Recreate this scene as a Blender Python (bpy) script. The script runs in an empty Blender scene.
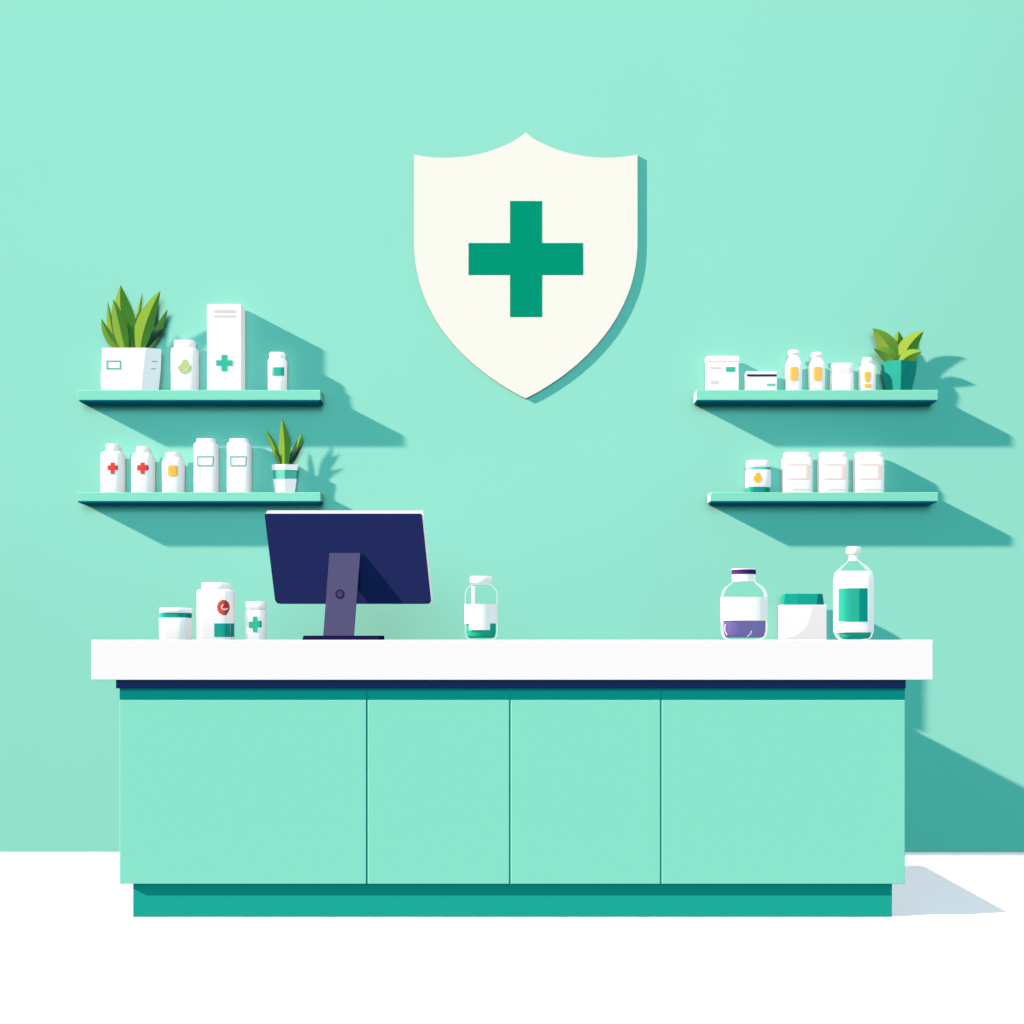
import bpy, bmesh, math
from mathutils import Vector

scene = bpy.context.scene
C = bpy.context.collection

# ------------------------------------------------------------------ camera frame
F = 1060.0           # focal length in pixels of the 1024 frame
DW = 5.0             # camera to wall (wall plane is y = 0)
EYE = 1.0            # eye level = worktop level
def S(y):            # metres per pixel at depth plane y
    return (DW + y) / F
def PX(px, y):
    return (px - 512.0) * S(y)
def PZ(py, y):
    return EYE + (640.0 - py) * S(y)

# ------------------------------------------------------------------ colours / materials
def lin(c):
    c = c / 255.0
    return c / 12.92 if c <= 0.04045 else ((c + 0.055) / 1.055) ** 2.4
def rgb(r, g, b, k=1.0):
    return tuple(min(1.0, lin(v) * k) for v in (r, g, b)) + (1.0,)

MATS = {}
def mat(name, col, emit=0.0, ecol=None, vary=0.0, scale=6.0):
    """matte paint: diffuse + optional self-glow painted in to lift shaded sides, colour gently varied by noise"""
    if name in MATS:
        return MATS[name]
    m = bpy.data.materials.new(name)
    m.use_nodes = True
    nt = m.node_tree
    nt.nodes.clear()
    out = nt.nodes.new('ShaderNodeOutputMaterial')
    d = nt.nodes.new('ShaderNodeBsdfDiffuse')
    d.inputs['Color'].default_value = col
    d.inputs['Roughness'].default_value = 0.0
    if vary > 0:
        tc = nt.nodes.new('ShaderNodeTexCoord')
        nz = nt.nodes.new('ShaderNodeTexNoise')
        nz.inputs['Scale'].default_value = scale
        nz.inputs['Detail'].default_value = 2.0
        mx = nt.nodes.new('ShaderNodeMixRGB')
        mx.blend_type = 'MIX'
        mx.inputs['Color1'].default_value = tuple(v * (1 - vary) for v in col[:3]) + (1,)
        mx.inputs['Color2'].default_value = tuple(min(1, v * (1 + vary)) for v in col[:3]) + (1,)
        nt.links.new(tc.outputs['Object'], nz.inputs['Vector'])
        nt.links.new(nz.outputs['Fac'], mx.inputs['Fac'])
        nt.links.new(mx.outputs['Color'], d.inputs['Color'])
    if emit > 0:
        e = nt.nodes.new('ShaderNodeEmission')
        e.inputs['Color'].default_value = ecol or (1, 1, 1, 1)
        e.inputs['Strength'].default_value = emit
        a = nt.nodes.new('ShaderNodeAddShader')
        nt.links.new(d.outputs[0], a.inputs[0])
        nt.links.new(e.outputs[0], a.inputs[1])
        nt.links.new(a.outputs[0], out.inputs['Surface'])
    else:
        nt.links.new(d.outputs[0], out.inputs['Surface'])
    m.cycles.emission_sampling = 'NONE'
    MATS[name] = m
    return m

def glass_mat(name, tint):
    m = bpy.data.materials.new(name)
    m.use_nodes = True
    nt = m.node_tree
    nt.nodes.clear()
    out = nt.nodes.new('ShaderNodeOutputMaterial')
    tr = nt.nodes.new('ShaderNodeBsdfTransparent')
    tr.inputs['Color'].default_value = tint
    em = nt.nodes.new('ShaderNodeEmission')  # white rim glows; edge highlight put into the glass material
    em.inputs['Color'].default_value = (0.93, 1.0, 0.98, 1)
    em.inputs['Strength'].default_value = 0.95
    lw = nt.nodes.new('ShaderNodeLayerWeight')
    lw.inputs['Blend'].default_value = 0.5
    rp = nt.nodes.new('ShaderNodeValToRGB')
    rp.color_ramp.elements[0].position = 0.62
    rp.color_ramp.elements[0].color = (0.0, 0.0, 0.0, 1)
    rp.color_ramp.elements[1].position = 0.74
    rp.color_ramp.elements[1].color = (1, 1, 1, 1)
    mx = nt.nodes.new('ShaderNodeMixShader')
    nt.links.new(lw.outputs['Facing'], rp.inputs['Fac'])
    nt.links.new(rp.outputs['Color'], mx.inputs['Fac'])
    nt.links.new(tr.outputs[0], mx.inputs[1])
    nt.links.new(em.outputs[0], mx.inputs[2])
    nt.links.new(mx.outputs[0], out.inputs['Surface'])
    m.cycles.emission_sampling = 'NONE'
    return m

WHITE = mat('white_plastic_glow', (0.55, 0.55, 0.55, 1), 0.46, (1.0, 1.0, 1.0, 1))  # self-glow put in to lighten the shaded sides of the packaging
WALL = mat('wall_paint', rgb(148, 227, 205), vary=0.012, scale=1.3)
FLOOR = mat('white_floor', (0.92, 0.92, 0.92, 1), vary=0.01, scale=2.0)
SHELF = mat('shelf_mint', rgb(137, 228, 200))
SHELF_SHADE = mat('shelf_underside_shade', rgb(0, 92, 118), 0.06, (0.0, 0.75, 1.0, 1))  # shade of the shelf underside put into the colour, with slight glow
SIGN = mat('sign_ivory', rgb(255, 254, 243, 0.9))
SIGN_GREEN = mat('sign_green', rgb(3, 157, 122, 0.9))
WORKTOP = mat('worktop_white', rgb(252, 252, 252))
NAVY = mat('navy_trim', (0.045, 0.047, 0.19, 1))
RAIL = mat('rail_teal', rgb(6, 141, 131))
PANEL = mat('panel_mint', rgb(139, 231, 204))
GAP = mat('carcass_teal_glow', rgb(20, 130, 122), 0.7, rgb(20, 130, 122))  # glow stands in for light inside the shaded door gaps
PLINTH = mat('plinth_teal', rgb(30, 174, 155))
TEAL = mat('label_teal', rgb(32, 172, 152))
TEAL2 = mat('label_mint', rgb(60, 196, 166))
TEAL3 = mat('label_aqua', rgb(104, 214, 186))
OUTLINE = mat('outline_teal', rgb(70, 185, 165))
GREY = mat('print_grey', rgb(226, 222, 226))
BLUSH = mat('print_blush', rgb(252, 232, 222))
RED = mat('print_red', rgb(240, 80, 72))
YELLOW = mat('print_yellow', rgb(250, 200, 90))
ORANGE = mat('print_amber', rgb(253, 200, 62))
PALE_GREEN = mat('print_pale_green', rgb(190, 222, 140))
PURPLE = mat('print_purple', rgb(52, 36, 92))
SOIL = mat('soil', rgb(60, 70, 50))
MON_NAVY = mat('monitor_navy', rgb(36, 44, 95))
MON_NECK = mat('monitor_stand_grey', rgb(90, 92, 134, 0.56))
MON_DARK = mat('monitor_base_dark', rgb(32, 28, 76))
SCREEN = mat('screen_black', rgb(20, 24, 40))
LIQ_PURPLE = mat('liquid_purple_glow', rgb(126, 114, 178, 0.25), 0.74, rgb(126, 114, 182))  # painted glow evens out the shaded side of the liquid
LIQ_TEAL = mat('liquid_teal_glow', rgb(38, 176, 150, 0.6), 0.4, rgb(38, 176, 150))  # glow painted into the liquid, which is no light source
LID_PURPLE = mat('lid_purple', rgb(70, 40, 100))
POT_TEAL = mat('pot_teal', (0.022, 0.36, 0.27, 1))
LEAF_A = mat('leaf_green', (0.19, 0.37, 0.045, 1))
LEAF_B = mat('leaf_lime', (0.235, 0.40, 0.05, 1))
LEAF_C = mat('leaf_deep', (0.10, 0.22, 0.04, 1))
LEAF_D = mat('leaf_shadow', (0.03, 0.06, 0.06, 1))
GLASS = glass_mat('clear_glass', (0.97, 1.0, 0.985, 1))

# ------------------------------------------------------------------ object helpers
def link_mesh(name, bm, m, parent=None, smooth=None, recalc=True):
    me = bpy.data.meshes.new(name)
    if recalc:
        bmesh.ops.recalc_face_normals(bm, faces=bm.faces)
    bm.to_mesh(me)
    bm.free()
    if smooth is not None:
        for p in me.polygons:
            p.use_smooth = True
        me.set_sharp_from_angle(angle=math.radians(smooth))
    me.materials.append(m)
    o = bpy.data.objects.new(name, me)
    C.objects.link(o)
    if parent is not None:
        o.parent = parent
    return o

def tag(o, label, cat, group=None):
    o['label'] = label
    o['category'] = cat
    if group:
        o['group'] = group
    return o

def thing(name, label, cat, loc, group=None):
    o = bpy.data.objects.new(name, None)
    o.empty_display_size = 0.05
    C.objects.link(o)
    o.location = loc
    return tag(o, label, cat, group)

def add_box(bm, x0, x1, y0, y1, z0, z1, bev=0.0, seg=2):
    t = bmesh.new()
    vs = [t.verts.new((x, y, z)) for x in (x0, x1) for y in (y0, y1) for z in (z0, z1)]
    for f in ((0, 1, 3, 2), (4, 6, 7, 5), (0, 4, 5, 1), (2, 3, 7, 6), (0, 2, 6, 4), (1, 5, 7, 3)):
        t.faces.new([vs[i] for i in f])
    if bev > 0:
        bmesh.ops.bevel(t, geom=t.edges[:], offset=bev, segments=seg, profile=0.5, affect='EDGES')
    bmesh.ops.recalc_face_normals(t, faces=t.faces)
    me = bpy.data.meshes.new('tmp')
    t.to_mesh(me); t.free()
    bm.from_mesh(me)
    bpy.data.meshes.remove(me)

def box(name, m, parent, x0, x1, y0, y1, z0, z1, bev=0.0):
    bm = bmesh.new()
    add_box(bm, x0, x1, y0, y1, z0, z1, bev)
    return link_mesh(name, bm, m, parent)

def prism(name, m, parent, pts, y0, y1, bev=0.0):
    """pts = outline (x, z); y0 = front (towards camera), y1 = back"""
    bm = bmesh.new()
    a = [bm.verts.new((x, y0, z)) for x, z in pts]
    b = [bm.verts.new((x, y1, z)) for x, z in pts]
    n = len(pts)
    bm.faces.new(a)
    bm.faces.new(b[::-1])
    for i in range(n):
        bm.faces.new((a[i], b[i], b[(i + 1) % n], a[(i + 1) % n]))
    if bev > 0:
        es = [e for e in bm.edges if abs(e.verts[0].co.y - e.verts[1].co.y) < 1e-6]
        bmesh.ops.bevel(bm, geom=es, offset=bev, segments=2, profile=0.5, affect='EDGES')
    return link_mesh(name, bm, m, parent, smooth=30)

class Loft:
    """stack of superellipse rings: rows (z, half width, half depth)"""
    def __init__(self, rows, e=3.0, n=48, cap0=True, cap1=True):
        self.rows, self.e, self.n, self.cap0, self.cap1 = rows, e, n, cap0, cap1
    def bm(self):
        bm = bmesh.new()
        rings = []
        for z, w, d in self.rows:
            r = []
            for i in range(self.n):
                t = 2 * math.pi * i / self.n
                c, s = math.cos(t), math.sin(t)
                r.append(bm.verts.new((w * math.copysign(abs(c) ** (2 / self.e), c),
                                       d * math.copysign(abs(s) ** (2 / self.e), s), z)))
            rings.append(r)
        for a, b in zip(rings, rings[1:]):
            for i in range(self.n):
                j = (i + 1) % self.n
                bm.faces.new((a[i], a[j], b[j], b[i]))
        if self.cap0:
            bm.faces.new(rings[0][::-1])
        if self.cap1:
            bm.faces.new(rings[-1])
        return bm
    def build(self, name, m, parent, smooth=38):
        return link_mesh(name, self.bm(), m, parent, smooth=smooth, recalc=self.cap0 and self.cap1)
    def wd(self, z):
        R = self.rows
        if z <= R[0][0]:
            return R[0][1:]
        for (z0, w0, d0), (z1, w1, d1) in zip(R, R[1:]):
            if z0 <= z <= z1 and z1 > z0:
                t = (z - z0) / (z1 - z0)
                return w0 + (w1 - w0) * t, d0 + (d1 - d0) * t
        return R[-1][1:]
    def front(self, x, z):
        w, d = self.wd(z)
        k = min(0.999, abs(x / w))
        return -d * (1 - k ** self.e) ** (1 / self.e)

class Item:
    """a thing standing at pixel column cx on a surface of height zb, its reference plane at y"""
    def __init__(self, name, label, cat, cx, zb, y, group=None):
        self.s, self.zb, self.cx, self.y = S(y), zb, cx, y
        self.root = thing(name, label, cat, (PX(cx, y), y, zb), group)
        self.surf = lambda x, z: 0.0
        self.q = None
        self.maxd = 0.030 if y > -0.2 else 0.06
    def X(self, px):
        return (px - self.cx) * self.s
    def Z(self, py):
        return max(0.0, EYE + (640.0 - py) * self.s - self.zb)
    def XD(self, px, y):          # local x of a point at local depth y
        return (px - 512) * S(self.y + y) - PX(self.cx, self.y)
    def ZD(self, py, y):
        return max(0.0, EYE + (640.0 - py) * S(self.y + y) - self.zb)
    def loft(self, name, m, rows, ratio=0.7, e=3.0, base=True, keep=True, caps=(True, True), n=96, grow=0.0, smooth=38):
        """rows (pixel y or None for the base, half width in pixels), bottom first"""
        R = []
        if self.q is None:
            self.q = min(1.0, self.maxd / (max(h for _, h in rows) * self.s * ratio))
        q = self.q
        for py, hw in rows:
            dep = 0.9 * hw * self.s * ratio * q / (DW + self.y)
            z = 0.0 if py is None else max(0.0, EYE + (640.0 - py) * self.s * (1 - dep) - self.zb)
            p = e / (e - 1.0)           # silhouette of a superellipse seen from the side
            w = max((hw * 0.6) ** p, hw ** p - (abs(self.cx - 512) * dep) ** p) ** (1 / p) * self.s
            R.append((z, w + grow, hw * self.s * ratio * q + grow))
        L = Loft(R, e, n, *caps)
        L.build(name, m, self.root, smooth)
        if keep:
            self.surf = L.front
        return L
    def decal(self, name, m, shapes, off=0.0011, parent=None, label=None):
        """flat print following the front surface; shapes in pixels"""
        bm = bmesh.new()
        base_off, lay = off, [0]
        def V(px, py):
            x, z = self.X(px), self.Z(py)
            off = base_off + 0.00012 * lay[0]
            for _ in range(12):
                y = self.surf(x, z) - off
                x, z = 0.5 * (x + self.XD(px, y)), 0.5 * (z + self.ZD(py, y))
            return bm.verts.new((x, self.surf(x, z) - off, z))
        for sh in shapes:
            k = sh[0]
            lay[0] += 1
            if k == 'r':
                _, x0, y0, x1, y1 = sh
                nx = max(1, int(abs(x1 - x0) / 0.35)); nz = max(1, int(abs(y1 - y0) / 4))
                g = [[V(x0 + (x1 - x0) * i / nx, y0 + (y1 - y0) * j / nz) for i in range(nx + 1)] for j in range(nz + 1)]
                for j in range(nz):
                    for i in range(nx):
                        bm.faces.new((g[j][i], g[j + 1][i], g[j + 1][i + 1], g[j][i + 1]))
            elif k == 'e':          # superellipse blob
                _, ex, ey, rx, ry = sh[:5]
                p = sh[5] if len(sh) > 5 else 2.0
                n, rings = 40, 10
                c = V(ex, ey)
                prev = None
                for q in range(1, rings + 1):
                    ring = []
                    for i in range(n):
                        t = 2 * math.pi * i / n
                        cc, ss = math.cos(t), math.sin(t)
                        ring.append(V(ex + rx * q / rings * math.copysign(abs(cc) ** (2 / p), cc),
                                      ey + ry * q / rings * math.copysign(abs(ss) ** (2 / p), ss)))
                    for i in range(n):
                        j = (i + 1) % n
                        if prev is None:
                            bm.faces.new((c, ring[i], ring[j]))
                        else:
                            bm.faces.new((prev[i], ring[i], ring[j], prev[j]))
                    prev = ring
            elif k == 's':          # stroke through points
                _, pts, w = sh
                A = []
                for i, (x, y) in enumerate(pts):
                    a = pts[max(0, i - 1)]; b = pts[min(len(pts) - 1, i + 1)]
                    dx, dy = b[0] - a[0], b[1] - a[1]
                    l = math.hypot(dx, dy) or 1
                    nx_, ny_ = -dy / l * w / 2, dx / l * w / 2
                    A.append((V(x + nx_, y + ny_), V(x - nx_, y - ny_)))
                for p0, p1 in zip(A, A[1:]):
                    bm.faces.new((p0[0], p0[1], p1[1], p1[0]))
        for f in bm.faces:
            f.normal_update()
            if f.normal.y > 0:
                f.normal_flip()
        o = link_mesh(name, bm, m, parent or self.root, recalc=False)
        if label:
            o['label'] = label
        return o
    def leaf(self, base, ctrl, tip, wl, wr, m, y0=0.0, y1=0.0, fold=0.2, parent=None, label=None):
        """a folded blade along a curved midrib, pixel coordinates"""
        wl, wr = wl * 1.2, wr * 1.2
        bm = bmesh.new()
        N = 12
        rows = []
        for i in range(N + 1):
            t = i / N
            x = (1 - t) ** 2 * base[0] + 2 * t * (1 - t) * ctrl[0] + t * t * tip[0]
            y = (1 - t) ** 2 * base[1] + 2 * t * (1 - t) * ctrl[1] + t * t * tip[1]
            dx = 2 * (1 - t) * (ctrl[0] - base[0]) + 2 * t * (tip[0] - ctrl[0])
            dy = 2 * (1 - t) * (ctrl[1] - base[1]) + 2 * t * (tip[1] - ctrl[1])
            l = math.hypot(dx, dy) or 1
            nx, ny = dy / l, -dx / l            # to the left of an upward stem
            prof = (0.32 + 0.68 * math.sin(math.pi * min(1, t / 0.9) * 0.55 + 0.0)) if t < 0.5 else 0
            prof = max(0.0, (math.sin(math.pi * (0.12 + 0.88 * t) ** 0.95)) ** 0.85) if t < 1 else 0.0
            yy = y0 + (y1 - y0) * t
            f = fold * 0.5 * (wl + wr) * prof * self.s
            def P(px, py, dy_):
                return bm.verts.new((self.XD(px, yy + dy_), yy + dy_, EYE + (640 - py) * S(self.y + yy + dy_) - self.zb))
            rows.append((P(x + nx * wl * prof, y + ny * wl * prof, f), P(x, y, 0), P(x - nx * wr * prof, y - ny * wr * prof, f)))
        for a, b in zip(rows, rows[1:]):
            for i in (0, 1):
                bm.faces.new((a[i], a[i + 1], b[i + 1], b[i]))
        bmesh.ops.remove_doubles(bm, verts=bm.verts, dist=1e-6)
        for fc in bm.faces:
            fc.normal_update()
            if fc.normal.y > 0:
                fc.normal_flip()
        o = link_mesh('leaf', bm, m, parent or self.root, recalc=False)
        if label:
            o['label'] = label
        return o

def cross(cx, cy, a, w):
    """plus sign: half length a, half bar width w"""
    return [('r', cx - w, cy - a, cx + w, cy + a), ('r', cx - a, cy - w, cx - w, cy + w), ('r', cx + w, cy - w, cx + a, cy + w)]
def frame(x0, y0, x1, y1, t):
    return [('r', x0, y0, x1, y0 + t), ('r', x0, y1 - t, x1, y1), ('r', x0, y0 + t, x0 + t, y1 - t), ('r', x1 - t, y0 + t, x1, y1 - t)]

# ------------------------------------------------------------------ the setting
bm = bmesh.new(); add_box(bm, -9, 9, 0.0, 0.15, 0.0, 4.5)
o = link_mesh('wall_back', bm, WALL); o['kind'] = 'structure'
bm = bmesh.new(); add_box(bm, -9, 9, -14, 0.15, -0.1, 0.0)
o = link_mesh('floor', bm, FLOOR); o['kind'] = 'structure'

# ------------------------------------------------------------------ shield sign
ys = -0.0095
def shield_pts():
    half = [(525.7, 132.5)]
    def bez(p0, p1, p2, p3, n):
        for i in range(1, n + 1):
            t = i / n
            half.append(tuple((1 - t) ** 3 * a + 3 * (1 - t) ** 2 * t * b + 3 * (1 - t) * t * t * c + t ** 3 * d
                              for a, b, c, d in zip(p0, p1, p2, p3)))
    bez((525.7, 132.5), (548, 151), (592, 164), (637.5, 154.5), 18)
    bez((637.5, 154.5), (637.5, 184), (637.5, 213), (637.5, 243), 6)
    bez((637.5, 243), (637, 322), (575, 374), (525.7, 398.5), 30)
    left = [(2 * 525.7 - x, y) for x, y in half[1:-1]][::-1]
    return half + left
sg = thing('shield_sign', 'large ivory shield shaped wall sign with a green cross on it', 'sign', (PX(525.7, ys), 0.0, PZ(398.5, ys)))
sx, sz = sg.location.x, sg.location.z
pts = [(PX(x, ys) - sx, PZ(y, ys) - sz) for x, y in shield_pts()]
prism('shield_plate', SIGN, sg, pts, ys, -0.0005)
cr = [(510, 201), (542, 201), (542, 243), (583, 243), (583, 275), (542, 275), (542, 317), (510, 317), (510, 275), (468.5, 275), (468.5, 243), (510, 243)]
c_o = prism('cross_emblem', SIGN_GREEN, sg, [(PX(x, ys) - sx, PZ(y, ys) - sz) for x, y in cr], ys - 0.0006, ys + 0.001)
c_o['label'] = 'green cross in the middle of the shield'

# ------------------------------------------------------------------ shelves
SD = 0.08
def shelf(x0, x1, yt, yb, label):
    y = -SD
    xa, xb = PX(x0, y), PX(x1, y)
    zt, zb, zc = PZ(yt, y), PZ(yb, y), PZ(yb + 1.4, y)
    r = thing('wall_shelf', label, 'shelf', ((xa + xb) / 2, 0.0, zc), 'mint wall shelves')
    h = (xb - xa) / 2
    box('shelf_board', SHELF, r, -h, h, y, -0.0005, zb - zc, zt - zc, 0.0015)
    e = box('underside_shade_strip', SHELF_SHADE, r, -h + 0.006, h - 0.006, y + 0.001, -0.0005, 0.0, zb - zc - 0.0002, 0.0)
    e['label'] = 'dark teal strip painted as shade along the underside'
    return zt
z_ul = shelf(78, 320.5, 390, 400, 'mint wall shelf holding the planter and the tall white carton')
z_ll = shelf(77, 320.5, 492.3, 501.2, 'mint wall shelf behind the monitor, holding two red cross bottles')
z_ur = shelf(696.5, 938, 390, 400, 'mint wall shelf holding the plant in a teal pot')
z_lr = shelf(710.5, 938, 492.3, 501.2, 'mint wall shelf holding three matching white canisters')

YM = -0.036          # middle of the shelves

# ---- top shelf by the tall carton
it = Item('potted_plant', 'leafy green plant in a wide white rectangular planter', 'plant', 131, z_ul, YM)
bm = bmesh.new()
PF, PM, PB = -0.036, -0.012, 0.030
ZT = it.ZD(347.6, PF)
def ring(z, xs):
    x0, x1, x2 = xs
    return [bm.verts.new(p) for p in ((it.XD(x0, PF), PF, z), (it.XD(x1, PF), PF, z), (it.XD(x2, PM), PM, z), (it.XD(x2 - 4, PB), PB, z), (it.XD(x0 + 3, PB), PB, z))]
R0 = ring(0, (101.2, 141.5, 158.5)); R1 = ring(it.ZD(372, PF), (100.5, 143, 160.4)); R2 = ring(it.ZD(371.2, PF), (101.4, 143.2, 160.6)); R3 = ring(ZT, (102, 146, 161.4))
R4 = [bm.verts.new((v.co.x * 0.94, v.co.y * 0.88, ZT)) for v in R3]
R5 = [bm.verts.new((v.co.x * 0.94, v.co.y * 0.88, ZT - 0.012)) for v in R3]
for a, b in ((R0, R1), (R1, R2), (R2, R3), (R3, R4), (R4, R5)):
    for i in range(5):
        j = (i + 1) % 5
        bm.faces.new((a[i], a[j], b[j], b[i]))
bm.faces.new(R0[::-1]); bm.faces.new(R5)
link_mesh('pot', bm, WHITE, it.root)
bm = bmesh.new(); add_box(bm, it.X(108), it.X(148), -0.024, 0.022, ZT - 0.011, ZT - 0.004)
link_mesh('soil', bm, SOIL, it.root)
it.surf = lambda x, z: PF
it.decal('label_frame', OUTLINE, frame(106.5, 360.6, 121, 369.3, 1.2), off=0.0008)
it.surf = lambda x, z: PF + max(0, (x - it.XD(144.0, PF))) * (PM - PF) / (it.XD(160.8, PM) - it.XD(144.0, PF))
it.decal('side_print', TEAL3, [('r', 152, 361, 157.5, 362)], off=0.002)
it.decal('side_print', TEAL3, [('r', 151, 368.3, 156, 369.2)], off=0.002)
B = 350
for a in (
    ((118, B), (112, 338), (107.5, 301), 4.2, 3.0, LEAF_B, 0.012, 0.0),
    ((138, B), (135, 322), (142.5, 292), 2.0, 2.5, LEAF_B, 0.014, 0.02),
    ((130, B), (118, 320), (120.5, 285), 6.5, 11.5, LEAF_A, 0.004, -0.012),
    ((121, B), (107, 338), (101.5, 318.5), 4.2, 3.4, LEAF_A, 0.0, -0.02),
    ((125, B), (120, 328), (113.3, 299), 6.0, 6.0, LEAF_A, -0.010, -0.024),
    ((147, B), (158, 332), (167.8, 308.5), 3.2, 3.6, LEAF_A, 0.006, 0.0),
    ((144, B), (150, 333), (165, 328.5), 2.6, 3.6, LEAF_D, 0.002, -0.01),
    ((140, B), (143, 322), (160.5, 290.5), 8.2, 7.0, LEAF_A, -0.006, -0.024),
    ((133, B), (134, 340), (128, 322), 4.0, 4.5, LEAF_C, -0.004, -0.006),
):
    it.leaf(*a[:6], y0=a[6], y1=a[7])

it = Item('medicine_bottle', 'white bottle with a pale green leaf emblem', 'bottle', 185, z_ul, YM, 'white containers on the wall shelves')
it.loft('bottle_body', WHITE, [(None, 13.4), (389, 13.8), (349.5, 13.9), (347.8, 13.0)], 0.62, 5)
L = it.surf
it.loft('cap', WHITE, [(348, 10.6), (346.5, 10.9), (341, 10.9), (340, 10.4)], 0.62, 4, keep=False)
it.decal('leaf_emblem', PALE_GREEN, [('e', 184.6, 368, 5.6, 5.8), ('e', 185, 362, 3.0, 2.6), ('s', [(177.8, 366), (179.5, 369.5), (181, 371)], 1.4), ('s', [(190, 371), (191.3, 368), (191, 365.5)], 1.2)])
it.decal('emblem_vein', WHITE, [('s', [(182.5, 372), (186.5, 370), (189.2, 366)], 0.7)], off=0.0017)

it = Item('carton', 'tall narrow white carton with a green cross', 'carton', 225.5, z_ul, -0.0785)
Zt = it.Z(304)
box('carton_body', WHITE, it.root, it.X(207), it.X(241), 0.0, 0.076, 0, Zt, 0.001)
it.decal('cross_emblem', TEAL2, [('r', 221.5, 354.8, 227.3, 371.2), ('r', 216.2, 360.2, 221.5, 365.8), ('r', 227.3, 360.2, 232.6, 365.8)])
it.decal('text_line', GREY, [('r', 214, 309.8, 235.5, 312.4)])
it.decal('text_line', GREY, [('r', 214, 315.2, 235.5, 317)])

it = Item('pill_bottle', 'small white bottle with a teal rectangle label beside the tall carton', 'bottle', 277.6, z_ul, YM, 'white containers on the wall shelves')
it.loft('bottle_body', WHITE, [(None, 9.0), (389, 9.4), (360, 9.6), (358.8, 8.8)], 0.8, 4)
it.loft('cap', WHITE, [(359, 7.9), (357.8, 8.2), (353.2, 8.1), (352, 7.4)], 0.8, 4, keep=False)
it.decal('label', TEAL2, [('r', 273.5, 367.2, 284.3, 375.8)])
it.decal('label_edge', TEAL3, [('s', [(273.2, 367.4), (271.8, 371), (272.6, 375.6)], 0.9)])

# ---- lower shelf behind the monitor
it = Item('medicine_bottle', 'taller square-shouldered white bottle with a red cross, at the end of its shelf', 'bottle', 113, z_ll, YM, 'white containers on the wall shelves')
it.loft('bottle_body', WHITE, [(None, 11.4), (491, 12.0), (454, 12.0), (452.4, 11.4), (451.4, 9.4)], 0.7, 4)
it.loft('cap', WHITE, [(451.6, 6.6), (450, 7.0), (445, 7.0), (443.6, 6.6)], 0.8, 3, keep=False)
it.decal('cross_emblem', RED, [('r', 110.5, 462.5, 114.7, 474), ('r', 107.6, 465.4, 110.5, 470), ('r', 114.7, 465.4, 118, 470)])

it = Item('medicine_bottle', 'round-shouldered white bottle with a red cross, second on its shelf', 'bottle', 143.2, z_ll, YM, 'white containers on the wall shelves')
it.loft('bottle_body', WHITE, [(None, 11.0), (491, 11.7), (459, 11.8), (456, 11.3), (453.8, 9.8), (452.6, 8.0)], 0.7, 4)
it.loft('cap', WHITE, [(453, 6.5), (451.5, 7.0), (447.5, 6.9), (446.2, 6.3)], 0.8, 3, keep=False)
it.decal('cross_emblem', RED, [('r', 140.5, 462.5, 144.8, 474), ('e', 140, 467.8, 3.0, 2.8, 3.5), ('e', 145.8, 467.8, 3.0, 2.8, 3.5)])

it = Item('pill_bottle', 'short white bottle with a yellow square emblem, next to a red cross bottle', 'bottle', 173.4, z_ll, YM, 'white containers on the wall shelves')
it.loft('bottle_body', WHITE, [(None, 10.4), (491, 11.0), (462.5, 11.3), (460, 10.8), (458, 9.4), (457, 8.2)], 0.72, 4)
it.loft('cap', WHITE, [(457.4, 6.8), (456, 7.4), (453.2, 7.4), (452.2, 6.8)], 0.8, 3, keep=False)
it.decal('label', YELLOW, [('e', 173, 471, 5.0, 5.6, 4.5)])

for cx, lab in ((206.3, 'tall square white bottle with an outlined label, beside the short yellow emblem bottle'),
                (239.3, 'tall square white bottle with an outlined label, beside the small potted plant')):
    it = Item('medicine_bottle', lab, 'bottle', cx, z_ll, YM, 'white containers on the wall shelves')
    it.loft('bottle_body', WHITE, [(None, 11.8), (491, 12.2), (444, 12.2), (442.7, 11.6)], 0.7, 7)
    it.loft('cap', WHITE, [(443, 9.2), (441.6, 9.6), (439.4, 9.6), (438.4, 9.0)], 0.7, 5, keep=False)
    d = -0.5
    it.decal('label_frame', OUTLINE, [('s', [(cx - 9, 456.8), (cx + 7.2, 456.8)], 1.1), ('s', [(cx - 8.6, 465.8), (cx + 6.4, 465.8)], 1.1),
                                      ('s', [(cx - 8.8, 456.8), (cx - 8.5, 465.8)], 1.0), ('s', [(cx + 7.2, 456.8), (cx + 6.4, 465.8)], 1.0)])

it = Item('potted_plant', 'small spiky plant in a white pot with a mint band', 'plant', 284.8, z_ll, YM)
def faceted(name, m, rows, parent, ridge=0.45, depth=1.0):
    """pot with a soft vertical ridge at the front; rows (z, half width)"""
    b = bmesh.new(); rs = []
    for z, w in rows:
        rs.append([b.verts.new(p) for p in ((-w, 0, z), (0.02 * w, -ridge * w, z), (w, 0, z), (0.6 * w, 0.6 * w * depth, z), (-0.6 * w, 0.6 * w * depth, z))])
    for a, c in zip(rs, rs[1:]):
        for i in range(5):
            j = (i + 1) % 5
            b.faces.new((a[i], a[j], c[j], c[i]))
    b.faces.new(rs[0][::-1]); b.faces.new(rs[-1])
    return link_mesh(name, b, m, parent)
s = it.s
faceted('pot', WHITE, [(0, 9.8 * s), (it.Z(479.2), 11.9 * s), (it.Z(479), 11.0 * s), (it.Z(470.2), 11.6 * s), (it.Z(470), 12.8 * s), (it.Z(464.4), 13.0 * s)], it.root, 0.16)
o = faceted('pot_band', mat('band_mint', rgb(105, 215, 188, 0.9)), [(it.Z(479), 11.5 * s), (it.Z(470.1), 12.0 * s)], it.root, 0.16)
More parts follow.
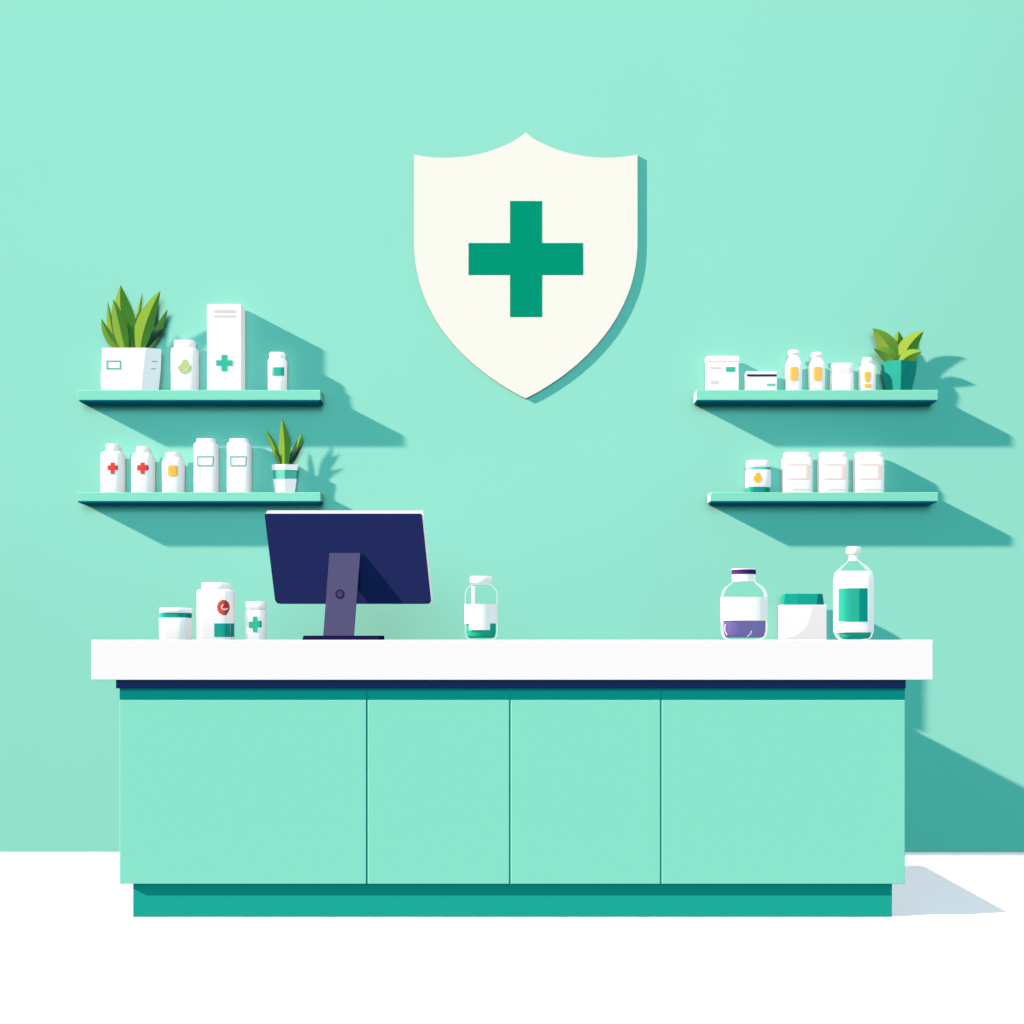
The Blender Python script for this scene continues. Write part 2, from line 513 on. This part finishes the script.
o['label'] = 'mint band around the pot'
box('soil', SOIL, it.root, -7 * s, 7 * s, -0.001, 0.025, it.Z(466), it.Z(464.2))
for a in (
    ((281, 467), (276, 446), (264.6, 428.5), 2.8, 2.4, LEAF_A, 0.004, -0.006),
    ((288, 467), (296, 452), (302.3, 432.5), 3.2, 3.4, LEAF_A, 0.006, 0.0),
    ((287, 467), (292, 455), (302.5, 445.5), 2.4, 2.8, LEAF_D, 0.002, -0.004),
    ((281, 467), (278.5, 456), (274.5, 450), 2.2, 2.4, LEAF_C, -0.002, -0.01),
    ((284.5, 467), (285.5, 445), (282, 418.5), 4.8, 5.0, LEAF_A, -0.004, -0.012),
):
    it.leaf(*a[:6], y0=a[6], y1=a[7], fold=0.22)

# ---- top shelf with the teal pot
it = Item('carton', 'white square box with a folded lid and a small teal tab at the shelf end', 'box', 723, z_ur, -0.058)
box('box_body', WHITE, it.root, it.X(707.6), it.X(738.8), 0.0, 0.05, 0, it.Z(361.8), 0.001)
box('lid', WHITE, it.root, it.X(707), it.X(739.2), -0.0012, 0.051, it.Z(361.4), it.Z(356), 0.001)
it.decal('label', TEAL2, [('r', 726, 367, 735.2, 371.6)])
it.decal('text_line', GREY, [('r', 710.5, 367, 720.5, 368.4)])
it.decal('text_line', GREY, [('r', 710.5, 380.4, 718, 383.6)])

it = Item('carton', 'low flat white box with a dark purple stripe', 'box', 761.5, z_ur, -0.058)
box('box_body', WHITE, it.root, it.X(746.2), it.X(777), 0.0, 0.05, 0, it.Z(374.2), 0.001)
box('lid', WHITE, it.root, it.X(746.2), it.X(777.2), -0.001, 0.051, it.Z(374), it.Z(371.2), 0.001)
it.decal('stripe', PURPLE, [('r', 747, 374.4, 776.8, 376.4)], off=0.0014)
it.decal('text_line', TEAL3, [('r', 767, 383.6, 775.4, 385.8)])

for cx, top, lx, lab in ((793.6, 349.8, 793.8, 'slender white bottle with amber label next to the low flat box'),
                         (816.6, 352, 817.6, 'slender white bottle with amber label next to the white pouch jar')):
    it = Item('medicine_bottle', lab, 'bottle', cx, z_ur, YM, 'white containers on the wall shelves')
    t = top
    it.loft('bottle_body', WHITE, [(None, 8.0), (389, 8.3), (366, 8.4), (363, 8.0), (t + 7, 5.4), (t + 5.2, 4.6), (t + 4, 4.4)], 0.8, 4.5)
    it.loft('cap', WHITE, [(t + 4.4, 5.0), (t + 3.6, 5.7), (t + 1, 5.7), (t, 5.2)], 0.85, 2.5, keep=False)
    it.decal('label', mat('label_amber', rgb(252, 200, 104)), [('e', lx, 373.8, 4.6, 7.0, 5)])

it = Item('pouch_jar', 'stubby white jar with a folded flat top, between two bottles', 'jar', 841.7, z_ur, YM, 'white containers on the wall shelves')
it.loft('jar_body', WHITE, [(None, 11.5), (389, 11.8), (373, 11.5), (372, 11.0)], 0.75, 5)
it.loft('lid', WHITE, [(372.2, 11.0), (371.4, 11.4), (364.2, 11.4), (363, 10.9)], 0.77, 5, keep=False)
it.decal('fold_line', GREY, [('r', 834, 371.6, 851.6, 372.6)], off=0.0015)

it = Item('pill_bottle', 'little white bottle with a yellow label beside the teal pot', 'bottle', 867, z_ur, YM, 'white containers on the wall shelves')
it.loft('bottle_body', WHITE, [(None, 8.0), (389, 8.3), (368, 8.4), (366, 7.8), (364.6, 6.4), (363.8, 5.0)], 0.8, 4.5)
it.loft('cap', WHITE, [(364.2, 4.6), (363, 5.1), (358.6, 5.0), (357.4, 4.2)], 0.85, 2.5, keep=False)
it.decal('label', YELLOW, [('r', 864.2, 371.8, 870.6, 378), ('e', 867.4, 377.6, 2.9, 4.6, 2.5)])
it.decal('label_line', YELLOW, [('r', 864.2, 384, 871.4, 387.6)])

it = Item('potted_plant', 'broad-leaved plant in a two-tone teal pot', 'plant', 898.8, z_ur, YM)
s = it.s
faceted('pot', POT_TEAL, [(0, 12.6 * s), (it.Z(385), 14.0 * s), (it.Z(375), 16.6 * s), (it.Z(364), 18.0 * s), (it.Z(361.4), 18.2 * s), (it.Z(361.2), 15.5 * s)], it.root, 0.30, 0.6)
box('soil', SOIL, it.root, -10 * s, 10 * s, -0.004, 0.02, it.Z(362.2), it.Z(360.4))
for a in (
    ((898, 364), (897, 348), (898.5, 331), 6.5, 7.5, LEAF_A, 0.012, 0.014),
    ((896, 363), (889, 352), (873.2, 348.6), 6.5, 5.6, LEAF_A, -0.010, -0.022),
    ((897.5, 364), (889, 342), (872.4, 328.4), 8.2, 7.8, LEAF_B, 0.0, -0.010),
    ((901.5, 364), (905, 345), (923.8, 331), 7.8, 7.4, LEAF_B, 0.0, -0.010),
    ((900.5, 363), (908, 353), (922, 351.5), 4.8, 6.2, LEAF_A, -0.010, -0.022),
):
    it.leaf(*a[:6], y0=a[6], y1=a[7], fold=0.24)

# ---- lower shelf with the canisters
it = Item('ointment_jar', 'small jar with yellow emblem, white lid and teal bottom', 'jar', 758, z_lr, YM, 'white containers on the wall shelves')
it.loft('jar_base', TEAL, [(None, 10.6), (491.5, 11.2), (486.8, 11.6)], 0.7, 4, keep=False)
it.loft('jar_body', WHITE, [(487, 12.2), (486, 12.7), (470.6, 12.7), (469.6, 12.3)], 0.7, 4)
it.loft('collar', TEAL3, [(469.8, 12.0), (466.9, 12.0)], 0.7, 4, keep=False)
it.loft('lid', WHITE, [(467, 11.6), (466, 12.1), (461.2, 12.0), (460, 11.3)], 0.7, 4, keep=False)
it.decal('leaf_emblem', ORANGE, [('e', 757.6, 478.6, 4.2, 3.6), ('e', 758, 474.6, 2.4, 2.2), ('s', [(753.4, 477), (755.5, 480.5), (757.6, 482.8)], 1.4)])

for cx, lab in ((797, 'white canister with faint blush print, beside the yellow emblem jar'),
                (832.8, 'white canister with faint blush print, in the middle of three alike'),
                (868.6, 'white canister with faint blush print, nearest the bare end of its shelf')):
    it = Item('canister', lab, 'canister', cx, z_lr, YM, 'white containers on the wall shelves')
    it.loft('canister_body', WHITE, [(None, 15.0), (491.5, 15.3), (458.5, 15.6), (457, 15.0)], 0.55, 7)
    it.loft('lid', WHITE, [(457.2, 13.4), (456, 13.8), (453, 13.8), (452, 13.3)], 0.56, 6, keep=False)
    it.decal('label', BLUSH, [('r', cx - 13.2, 464, cx + 11, 464.8), ('r', cx - 13.2, 478.2, cx + 11, 479), ('r', cx + 9, 464.8, cx + 12.6, 478.2)])
    it.decal('text_line', BLUSH, [('r', cx - 4, 488.8, cx + 12.8, 489.8)])

# ------------------------------------------------------------------ counter
OV = 0.016                  # front overhang of the worktop
YQ = F / 277.0 - DW         # plinth front plane: its foot falls on pixel row 917
YP = YQ - 0.019             # cabinet front plane
YF = YP - OV                # worktop front plane
YB = -0.02                  # cabinet backs, close to the wall
YW = -0.30                  # back edge of the worktop; behind it the cabinet tops form a ledge
zt = 1.0
z0 = PZ(680, YF)
wx0, wx1 = PX(91.4, YF), PX(933, YF)
zn = PZ(688.4, YP)
wt = thing('worktop', 'long thick white worktop across the counter cabinets', 'worktop', (0, (YF + YB) / 2, z0))
yo = (YF + YB) / 2
bm = bmesh.new()
add_box(bm, wx0, wx1, YF - yo, YW - yo, 0, zt - z0, 0.0015)
link_mesh('slab', bm, WORKTOP, wt)
zn = PZ(688.4, YP)
o = box('trim_strip', NAVY, wt, PX(116.2, YP), PX(905.6, YP), YP - 0.002 - yo, YW - yo, zn - z0, 0.0)
o['label'] = 'navy strip under the white slab'

zr = PZ(700, YP)
zp = PZ(884, YP)
cabs = [(119.6, 367, 'wide mint counter cabinet standing below the monitor'),
        (367, 510, 'narrow mint counter cabinet standing below the jar of teal liquid'),
        (510, 661, 'narrow mint counter cabinet between the jar of teal liquid and the purple bottle'),
        (661, 905, 'wide mint counter cabinet standing below the tall glass bottle')]
for x0, x1, lab in cabs:
    xa, xb = PX(x0, YP), PX(x1, YP)
    r = thing('base_cabinet', lab, 'cabinet', ((xa + xb) / 2, (YP + YB) / 2, zp), 'mint counter cabinets')
    h = (xb - xa) / 2; hy = (YB - YP) / 2
    g = 0.0030
    gl = 0.0 if x0 < 200 else g; gr = 0.0 if x1 > 900 else g
    box('carcass', GAP, r, -h + 0.0004, h - 0.0004, -hy + 0.012, hy, 0.0, zn - zp - 0.0003)
    box('door_panel', PANEL, r, -h + gl, h - gr, -hy, -hy + 0.0118, 0.0, zr - zp, 0.0014)
    box('top_rail', RAIL, r, -h + gl * 0.5, h - gr * 0.5, -hy + 0.0005, -hy + 0.0118, zr - zp + 0.0003, zn - zp - 0.0003)
pl = box('plinth', PLINTH, None, PX(133, YQ), PX(892, YQ), YQ, YB, 0.0, zp - 0.0003)
tag(pl, 'long teal plinth on the floor under the mint cabinets', 'plinth')

# ------------------------------------------------------------------ things on the counter
YI = YF + 0.16
it = Item('cream_jar', 'low white jar with a teal ring under its lid, on the worktop', 'jar', 176, 1.0, YI)
it.loft('jar_body', WHITE, [(None, 16.0), (639, 16.3), (619, 16.5), (617.6, 16.1)], 0.85, 5)
it.loft('collar', TEAL, [(618, 15.7), (612.4, 15.7)], 0.85, 4, keep=False)
it.loft('lid', WHITE, [(612.8, 15.8), (612.2, 16.2), (608.4, 16.2), (607.6, 15.7)], 0.86, 4, keep=False)

it = Item('medicine_bottle', 'big white bottle with a red round emblem and teal patch', 'bottle', 216.2, 1.0, YI)
it.loft('bottle_body', WHITE, [(None, 18.4), (639, 18.8), (592, 18.9), (590.2, 18.4), (589.6, 17.2)], 0.7, 7)
it.loft('cap', WHITE, [(590, 13.6), (588.5, 14.2), (583.4, 14.2), (582.4, 13.6)], 0.75, 4, keep=False)
it.decal('emblem', RED, [('e', 223.5, 607.3, 6.3, 7.5), ('e', 224.2, 613.0, 3.2, 2.4)])
it.decal('emblem_swirl', WHITE, [('s', [(223.2, 604.8), (221.6, 606.4), (222, 608.6), (224.4, 609.6), (227.6, 608.6)], 1.3)], off=0.0019)
it.decal('label', TEAL, [('r', 214.2, 623.4, 234.4, 637)])

it = Item('pill_bottle', 'small white bottle with a green cross, on the worktop beside the monitor', 'bottle', 255.8, 1.0, YI)
it.loft('bottle_body', WHITE, [(None, 10.2), (639, 10.5), (611, 10.6), (609.4, 10.2)], 0.85, 6)
it.loft('cap', WHITE, [(609.2, 10.3), (608.6, 10.6), (602.4, 10.8), (601.4, 10.3)], 0.85, 6, keep=False)
it.decal('text_line', GREY, [('r', 248, 608.8, 265, 609.5)], off=0.0012)
it.decal('cross_emblem', TEAL2, [('r', 252.8, 616.5, 257.4, 632.2), ('r', 248.6, 621.6, 252.8, 628), ('r', 257.4, 620.8, 261.8, 627.4)])

# ---- monitor seen from behind
ym = YF + 0.16
it = Item('computer_monitor', 'navy computer monitor seen from behind on its purple grey stand', 'monitor', 342, 1.0, ym)
X, Z = it.X, it.Z
def rounded(corners, r, n=5):
    out = []
    m_ = len(corners)
    for i, p in enumerate(corners):
        ri = r[i]
        a, b = corners[i - 1], corners[(i + 1) % m_]
        def to(q):
            d = (q[0] - p[0], q[1] - p[1]); l = math.hypot(*d)
            return (p[0] + d[0] / l * ri, p[1] + d[1] / l * ri)
        p0, p2 = to(a), to(b)
        for k in range(n + 1):
            t = k / n
            out.append(((1 - t) ** 2 * p0[0] + 2 * t * (1 - t) * p[0] + t * t * p2[0],
                        (1 - t) ** 2 * p0[1] + 2 * t * (1 - t) * p[1] + t * t * p2[1]))
    return out
P = lambda L: [(X(a), Z(b)) for a, b in L]
prism('housing', MON_NAVY, it.root, P(rounded([(264.4, 513.6), (421.6, 513.6), (431.2, 603.8), (275.4, 603.8)], (2.5, 1.5, 5, 5))), 0.0, 0.016)
k = (DW + ym + 0.03) / (DW + ym)
def far(L):   # same sight line a little further back
    return [((a - 512) * k + 512 - 342, (640 - b) * k) for a, b in L]
bz = rounded([(266.5, 510.8), (423.4, 510.8), (433.2, 603.4), (277, 603.2)], (4, 1, 5, 5))
o = prism('bezel', WHITE, it.root, [(((a - 512) * k + 512 - 342) * it.s, (640 - b) * k * it.s) for a, b in bz], 0.0165, 0.03)
o['label'] = 'white rim showing past the navy back'
sc_ = rounded([(271, 516), (419, 516), (428, 599), (281, 599)], (2, 2, 2, 2))
prism('screen', SCREEN, it.root, [(((a - 512) * k + 512 - 342) * it.s, (640 - b) * k * it.s) for a, b in sc_], 0.0295, 0.031)
nb = bmesh.new()
NF = [((329.4, 553), -0.004), ((360.2, 553), -0.004), ((353.6, 635.6), -0.095), ((323.2, 635.6), -0.095)]
fa = [nb.verts.new((it.XD(a, y_), y_, it.ZD(b, y_))) for (a, b), y_ in NF]
fb = [nb.verts.new((it.XD(a, y_), y_ + (0.0035 if b < 600 else 0.012), it.ZD(b, y_))) for (a, b), y_ in NF]
nb.faces.new(fa); nb.faces.new(fb[::-1])
for i in range(4):
    nb.faces.new((fa[i], fb[i], fb[(i + 1) % 4], fa[(i + 1) % 4]))
link_mesh('stand_neck', nb, MON_NECK, it.root)
zt_, zb_ = Z(553), Z(635.6)
NECK = lambda x, z: -0.004 - 0.091 * (zt_ - z) / (zt_ - zb_)
it.surf = NECK
it.decal('button', MON_DARK, [('e', 339.8, 594, 4.4, 4.8)], off=0.0008)
it.decal('button_centre', mat('button_grey', rgb(66, 64, 106, 0.7)), [('e', 339.8, 594, 3.0, 3.3)], off=0.0014)
prism('base_plate', MON_DARK, it.root, [(it.XD(a, -0.115), it.ZD(b, -0.115)) for a, b in ((303.5, 635.6), (379.6, 635.6), (379.6, 640), (302.2, 640))], -0.115, 0.03)

# ---- glass jar with teal liquid
it = Item('glass_jar', 'clear glass jar with white lid and teal liquid', 'jar', 481.2, 1.0, YI)
rows = [(None, 11.5), (639.0, 13.5), (637, 15.2), (633, 16.2), (629, 16.4), (594, 16.4), (590, 15.4), (587, 13.4), (584.6, 10.6), (583.6, 9.4)]
it.loft('glass', GLASS, rows, 0.85, 2.4, n=64, smooth=180)
it.loft('liquid', LIQ_TEAL, [(637.8, 11.5), (636.4, 13.6), (632, 14.6), (623, 14.6)], 0.85, 2.4, keep=False)
it.loft('lid', WHITE, [(582.8, 10.8), (582.2, 11.2), (576.8, 11.2), (576, 10.7)], 0.85, 2.4, keep=False)
it.loft('label', WHITE, [(623.4, 16.4), (604, 16.4)], 0.85, 2.4, keep=False, caps=(False, False), grow=0.0008)
it.decal('label_flap', WHITE, [('r', 469, 622.5, 490, 630)], off=0.0012)
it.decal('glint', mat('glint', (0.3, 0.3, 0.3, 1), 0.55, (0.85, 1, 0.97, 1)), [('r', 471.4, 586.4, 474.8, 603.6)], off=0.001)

# ---- purple bottle
it = Item('glass_bottle', 'round clear bottle with purple liquid and a purple lid', 'bottle', 743.8, 1.0, YI)
rows = [(None, 16), (639.0, 19.0), (636.6, 21.6), (633, 22.8), (629, 23.2), (596, 23.2), (591, 22.2), (587, 19.6), (583.6, 14.8), (582, 12.4), (580.4, 11.8)]
it.loft('glass', GLASS, rows, 0.75, 4.2, n=64, smooth=180)
it.loft('liquid', LIQ_PURPLE, [(637.6, 17.5), (635.8, 20.0), (631, 21.4), (620.6, 21.5)], 0.75, 4.2, keep=False)
it.loft('collar', WHITE, [(581.2, 11.6), (574, 11.8)], 0.8, 2.4, keep=False)
it.loft('lid', LID_PURPLE, [(574, 12.0), (569.4, 12.2)], 0.8, 2.4, keep=False)
it.loft('lid_top', WHITE, [(569.4, 12.2), (568.4, 12.2)], 0.8, 2.4, keep=False)
it.loft('label', WHITE, [(620.6, 23.2), (597, 23.2)], 0.75, 4.2, keep=False, caps=(False, False), grow=0.0008)
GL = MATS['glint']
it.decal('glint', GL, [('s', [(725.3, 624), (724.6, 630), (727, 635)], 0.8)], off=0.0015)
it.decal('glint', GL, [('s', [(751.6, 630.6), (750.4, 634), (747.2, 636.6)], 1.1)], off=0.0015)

# ---- white box with teal top
it = Item('tissue_box', 'white box with a teal tapered lid, between the two glass bottles', 'box', 803, zn, -0.103)
s = it.s
bm = bmesh.new()
add_box(bm, it.X(782.8), it.X(826.6), 0.0, 0.08, 0, it.Z(604.8), 0.0012)
link_mesh('box_body', bm, WHITE, it.root)
bm = bmesh.new()
za, zb = it.Z(604.8) + 0.0002, it.Z(593.6)
A = [bm.verts.new(p) for p in ((it.X(784.6), 0.012, za), (it.X(798.5), 0.004, za), (it.X(817), 0.004, za), (it.X(825.6), 0.022, za), (it.X(825.6), 0.077, za), (it.X(784.6), 0.077, za))]
Bv = [bm.verts.new(p) for p in ((it.X(786.2), 0.018, zb), (it.X(797.5), 0.012, zb), (it.X(818.6), 0.012, zb), (it.X(824), 0.025, zb), (it.X(824), 0.074, zb), (it.X(786.2), 0.074, zb))]
for i in range(6):
    j = (i + 1) % 6
    bm.faces.new((A[i], A[j], Bv[j], Bv[i]))
bm.faces.new(A[::-1]); bm.faces.new(Bv)
link_mesh('lid', bm, mat('lid_teal', rgb(18, 156, 138, 0.9)), it.root)['label'] = 'teal tapered lid'
pts = [(826.2, 605.6)]
n = 14
curve = [(812.8 - 0.0 - 0.0, 605.6)]
for i in range(1, n + 1):
    t = i / n
    curve.append(((1 - t) ** 2 * 812.8 + 2 * t * (1 - t) * 809.5 + t * t * 783.4, (1 - t) ** 2 * 605.6 + 2 * t * (1 - t) * 637 + t * t * 638.6))
poly = [(826.2, 605.6)] + curve + [(826.2, 638.6)]
bm = bmesh.new()
bm.faces.new([bm.verts.new((it.X(a), -0.0006, it.Z(b))) for a, b in poly])
for f in bm.faces:
    f.normal_update()
    if f.normal.y > 0: f.normal_flip()
link_mesh('grey_print', bm, mat('print_soft_grey', rgb(240, 239, 240)), it.root, recalc=False)['label'] = 'pale grey curved print on the box front'

# ---- tall glass bottle
it = Item('glass_bottle', 'tallest clear bottle with a white wrap and teal label', 'bottle', 853.4, 1.0, YI)
rows = [(None, 13), (639.2, 15.4), (637, 17.8), (633, 19.2), (629, 19.7), (580, 19.7), (574, 18.8), (570, 17.0), (566, 13.4), (562, 7.6), (559.4, 4.8), (557, 4.0)]
it.loft('glass', GLASS, rows, 0.8, 4.2, n=64, smooth=180)
it.loft('liquid', LIQ_TEAL, [(638.6, 14.5), (636.6, 16.4), (632.6, 17.6), (626, 18.2)], 0.8, 4.2, keep=False)
it.loft('neck', WHITE, [(560.6, 5.6), (558, 4.4), (553, 4.4)], 0.9, 2.2, keep=False)
it.loft('cap', WHITE, [(553.6, 6.9), (553, 7.3), (547.4, 7.3), (546.6, 6.9)], 0.9, 2.2, keep=False)
it.loft('wrap', WHITE, [(632.4, 19.3), (629, 19.7), (580, 19.7), (573.4, 18.6), (571, 17.6)], 0.8, 4.2, caps=(False, False), grow=0.001)
it.decal('label', mat('label_teal_glow', rgb(48, 186, 160, 0.4), 0.6, rgb(48, 186, 160)), [('r', 838.2, 588.2, 867.6, 621.6)], off=0.001)  # label glow painted in to flatten the light across the wrap
it.decal('label_stripe', mat('label_teal_deep', rgb(12, 150, 138)), [('r', 859.2, 588.2, 867.6, 621.6)], off=0.0018)

# ------------------------------------------------------------------ light
def sun(name, d, e, angle=1.0):
    mx = max(e)
    L = bpy.data.lights.new(name, 'SUN')
    L.energy = mx
    L.color = tuple(v / mx for v in e)
    L.angle = math.radians(angle)
    o = bpy.data.objects.new(name, L)
    C.objects.link(o)
    o.rotation_euler = Vector(d).to_track_quat('-Z', 'Y').to_euler()
    o.location = (-3, -3, 5)
    return o
v = Vector((82 * S(0), SD, -42.5 * S(0))).normalized()
PI = math.pi
key = (0.79, 0.48, 0.43)
sun('key_sun', v, tuple(PI * q / v.y for q in key), 1.2)
sun('front_fill', (0, 1, -0.3), tuple(PI * q for q in (0.147, 0.385, 0.435)), 34.0)
sun('right_fill', (-0.45, 0, -1), tuple(PI * 1.097 * q for q in (0.56, 0.50, 0.55)), 1.0)  # added fill from the right, lightens the shadowed floor
L = bpy.data.lights.new('wall_wash', 'SPOT')
L.energy = 0.085 * 4 * PI * PI * 52
L.spot_size = math.radians(55)
L.spot_blend = 0.22
L.shadow_soft_size = 0.3
o = bpy.data.objects.new('wall_wash', L)
C.objects.link(o)
tgt = Vector((PX(310, 0), 0, PZ(-110, 0)))
o.location = tgt + Vector((0, -7, 0.1))
o.rotation_euler = (tgt - o.location).to_track_quat('-Z', 'Y').to_euler()
sun('side_fill', (0.315, 0, -1), tuple(PI * q for q in (0.6, 0.55, 0.5)), 0.8)  # added second sun along the wall, shapes the counter's floor shadow

w = bpy.data.worlds.new('world')
scene.world = w
w.use_nodes = True
nt = w.node_tree
bg = nt.nodes['Background']
bg.inputs['Strength'].default_value = 0.32
tc = nt.nodes.new('ShaderNodeTexCoord')
sp = nt.nodes.new('ShaderNodeSeparateXYZ')
rp = nt.nodes.new('ShaderNodeValToRGB')
rp.color_ramp.elements[0].position = 0.0
rp.color_ramp.elements[0].color = (0.02, 0.05, 0.055, 1)
rp.color_ramp.elements[1].position = 0.01
rp.color_ramp.elements[1].color = (0.365, 0.92, 1.0, 1)
nt.links.new(tc.outputs['Generated'], sp.inputs[0])
nt.links.new(sp.outputs['Z'], rp.inputs['Fac'])
nt.links.new(rp.outputs['Color'], bg.inputs['Color'])

# ------------------------------------------------------------------ camera
cam = bpy.data.cameras.new('camera')
co = bpy.data.objects.new('camera', cam)
C.objects.link(co)
co.location = (0, -DW, EYE)
co.rotation_euler = (math.pi / 2, 0, 0)
cam.sensor_width = 36
cam.lens = 36 * F / 1024
cam.shift_y = 128 / 1024
cam.clip_start = 0.05
scene.camera = co

scene.view_settings.view_transform = 'Standard'
scene.view_settings.look = 'None'
scene.cycles.diffuse_bounces = 0
scene.cycles.transparent_max_bounces = 16
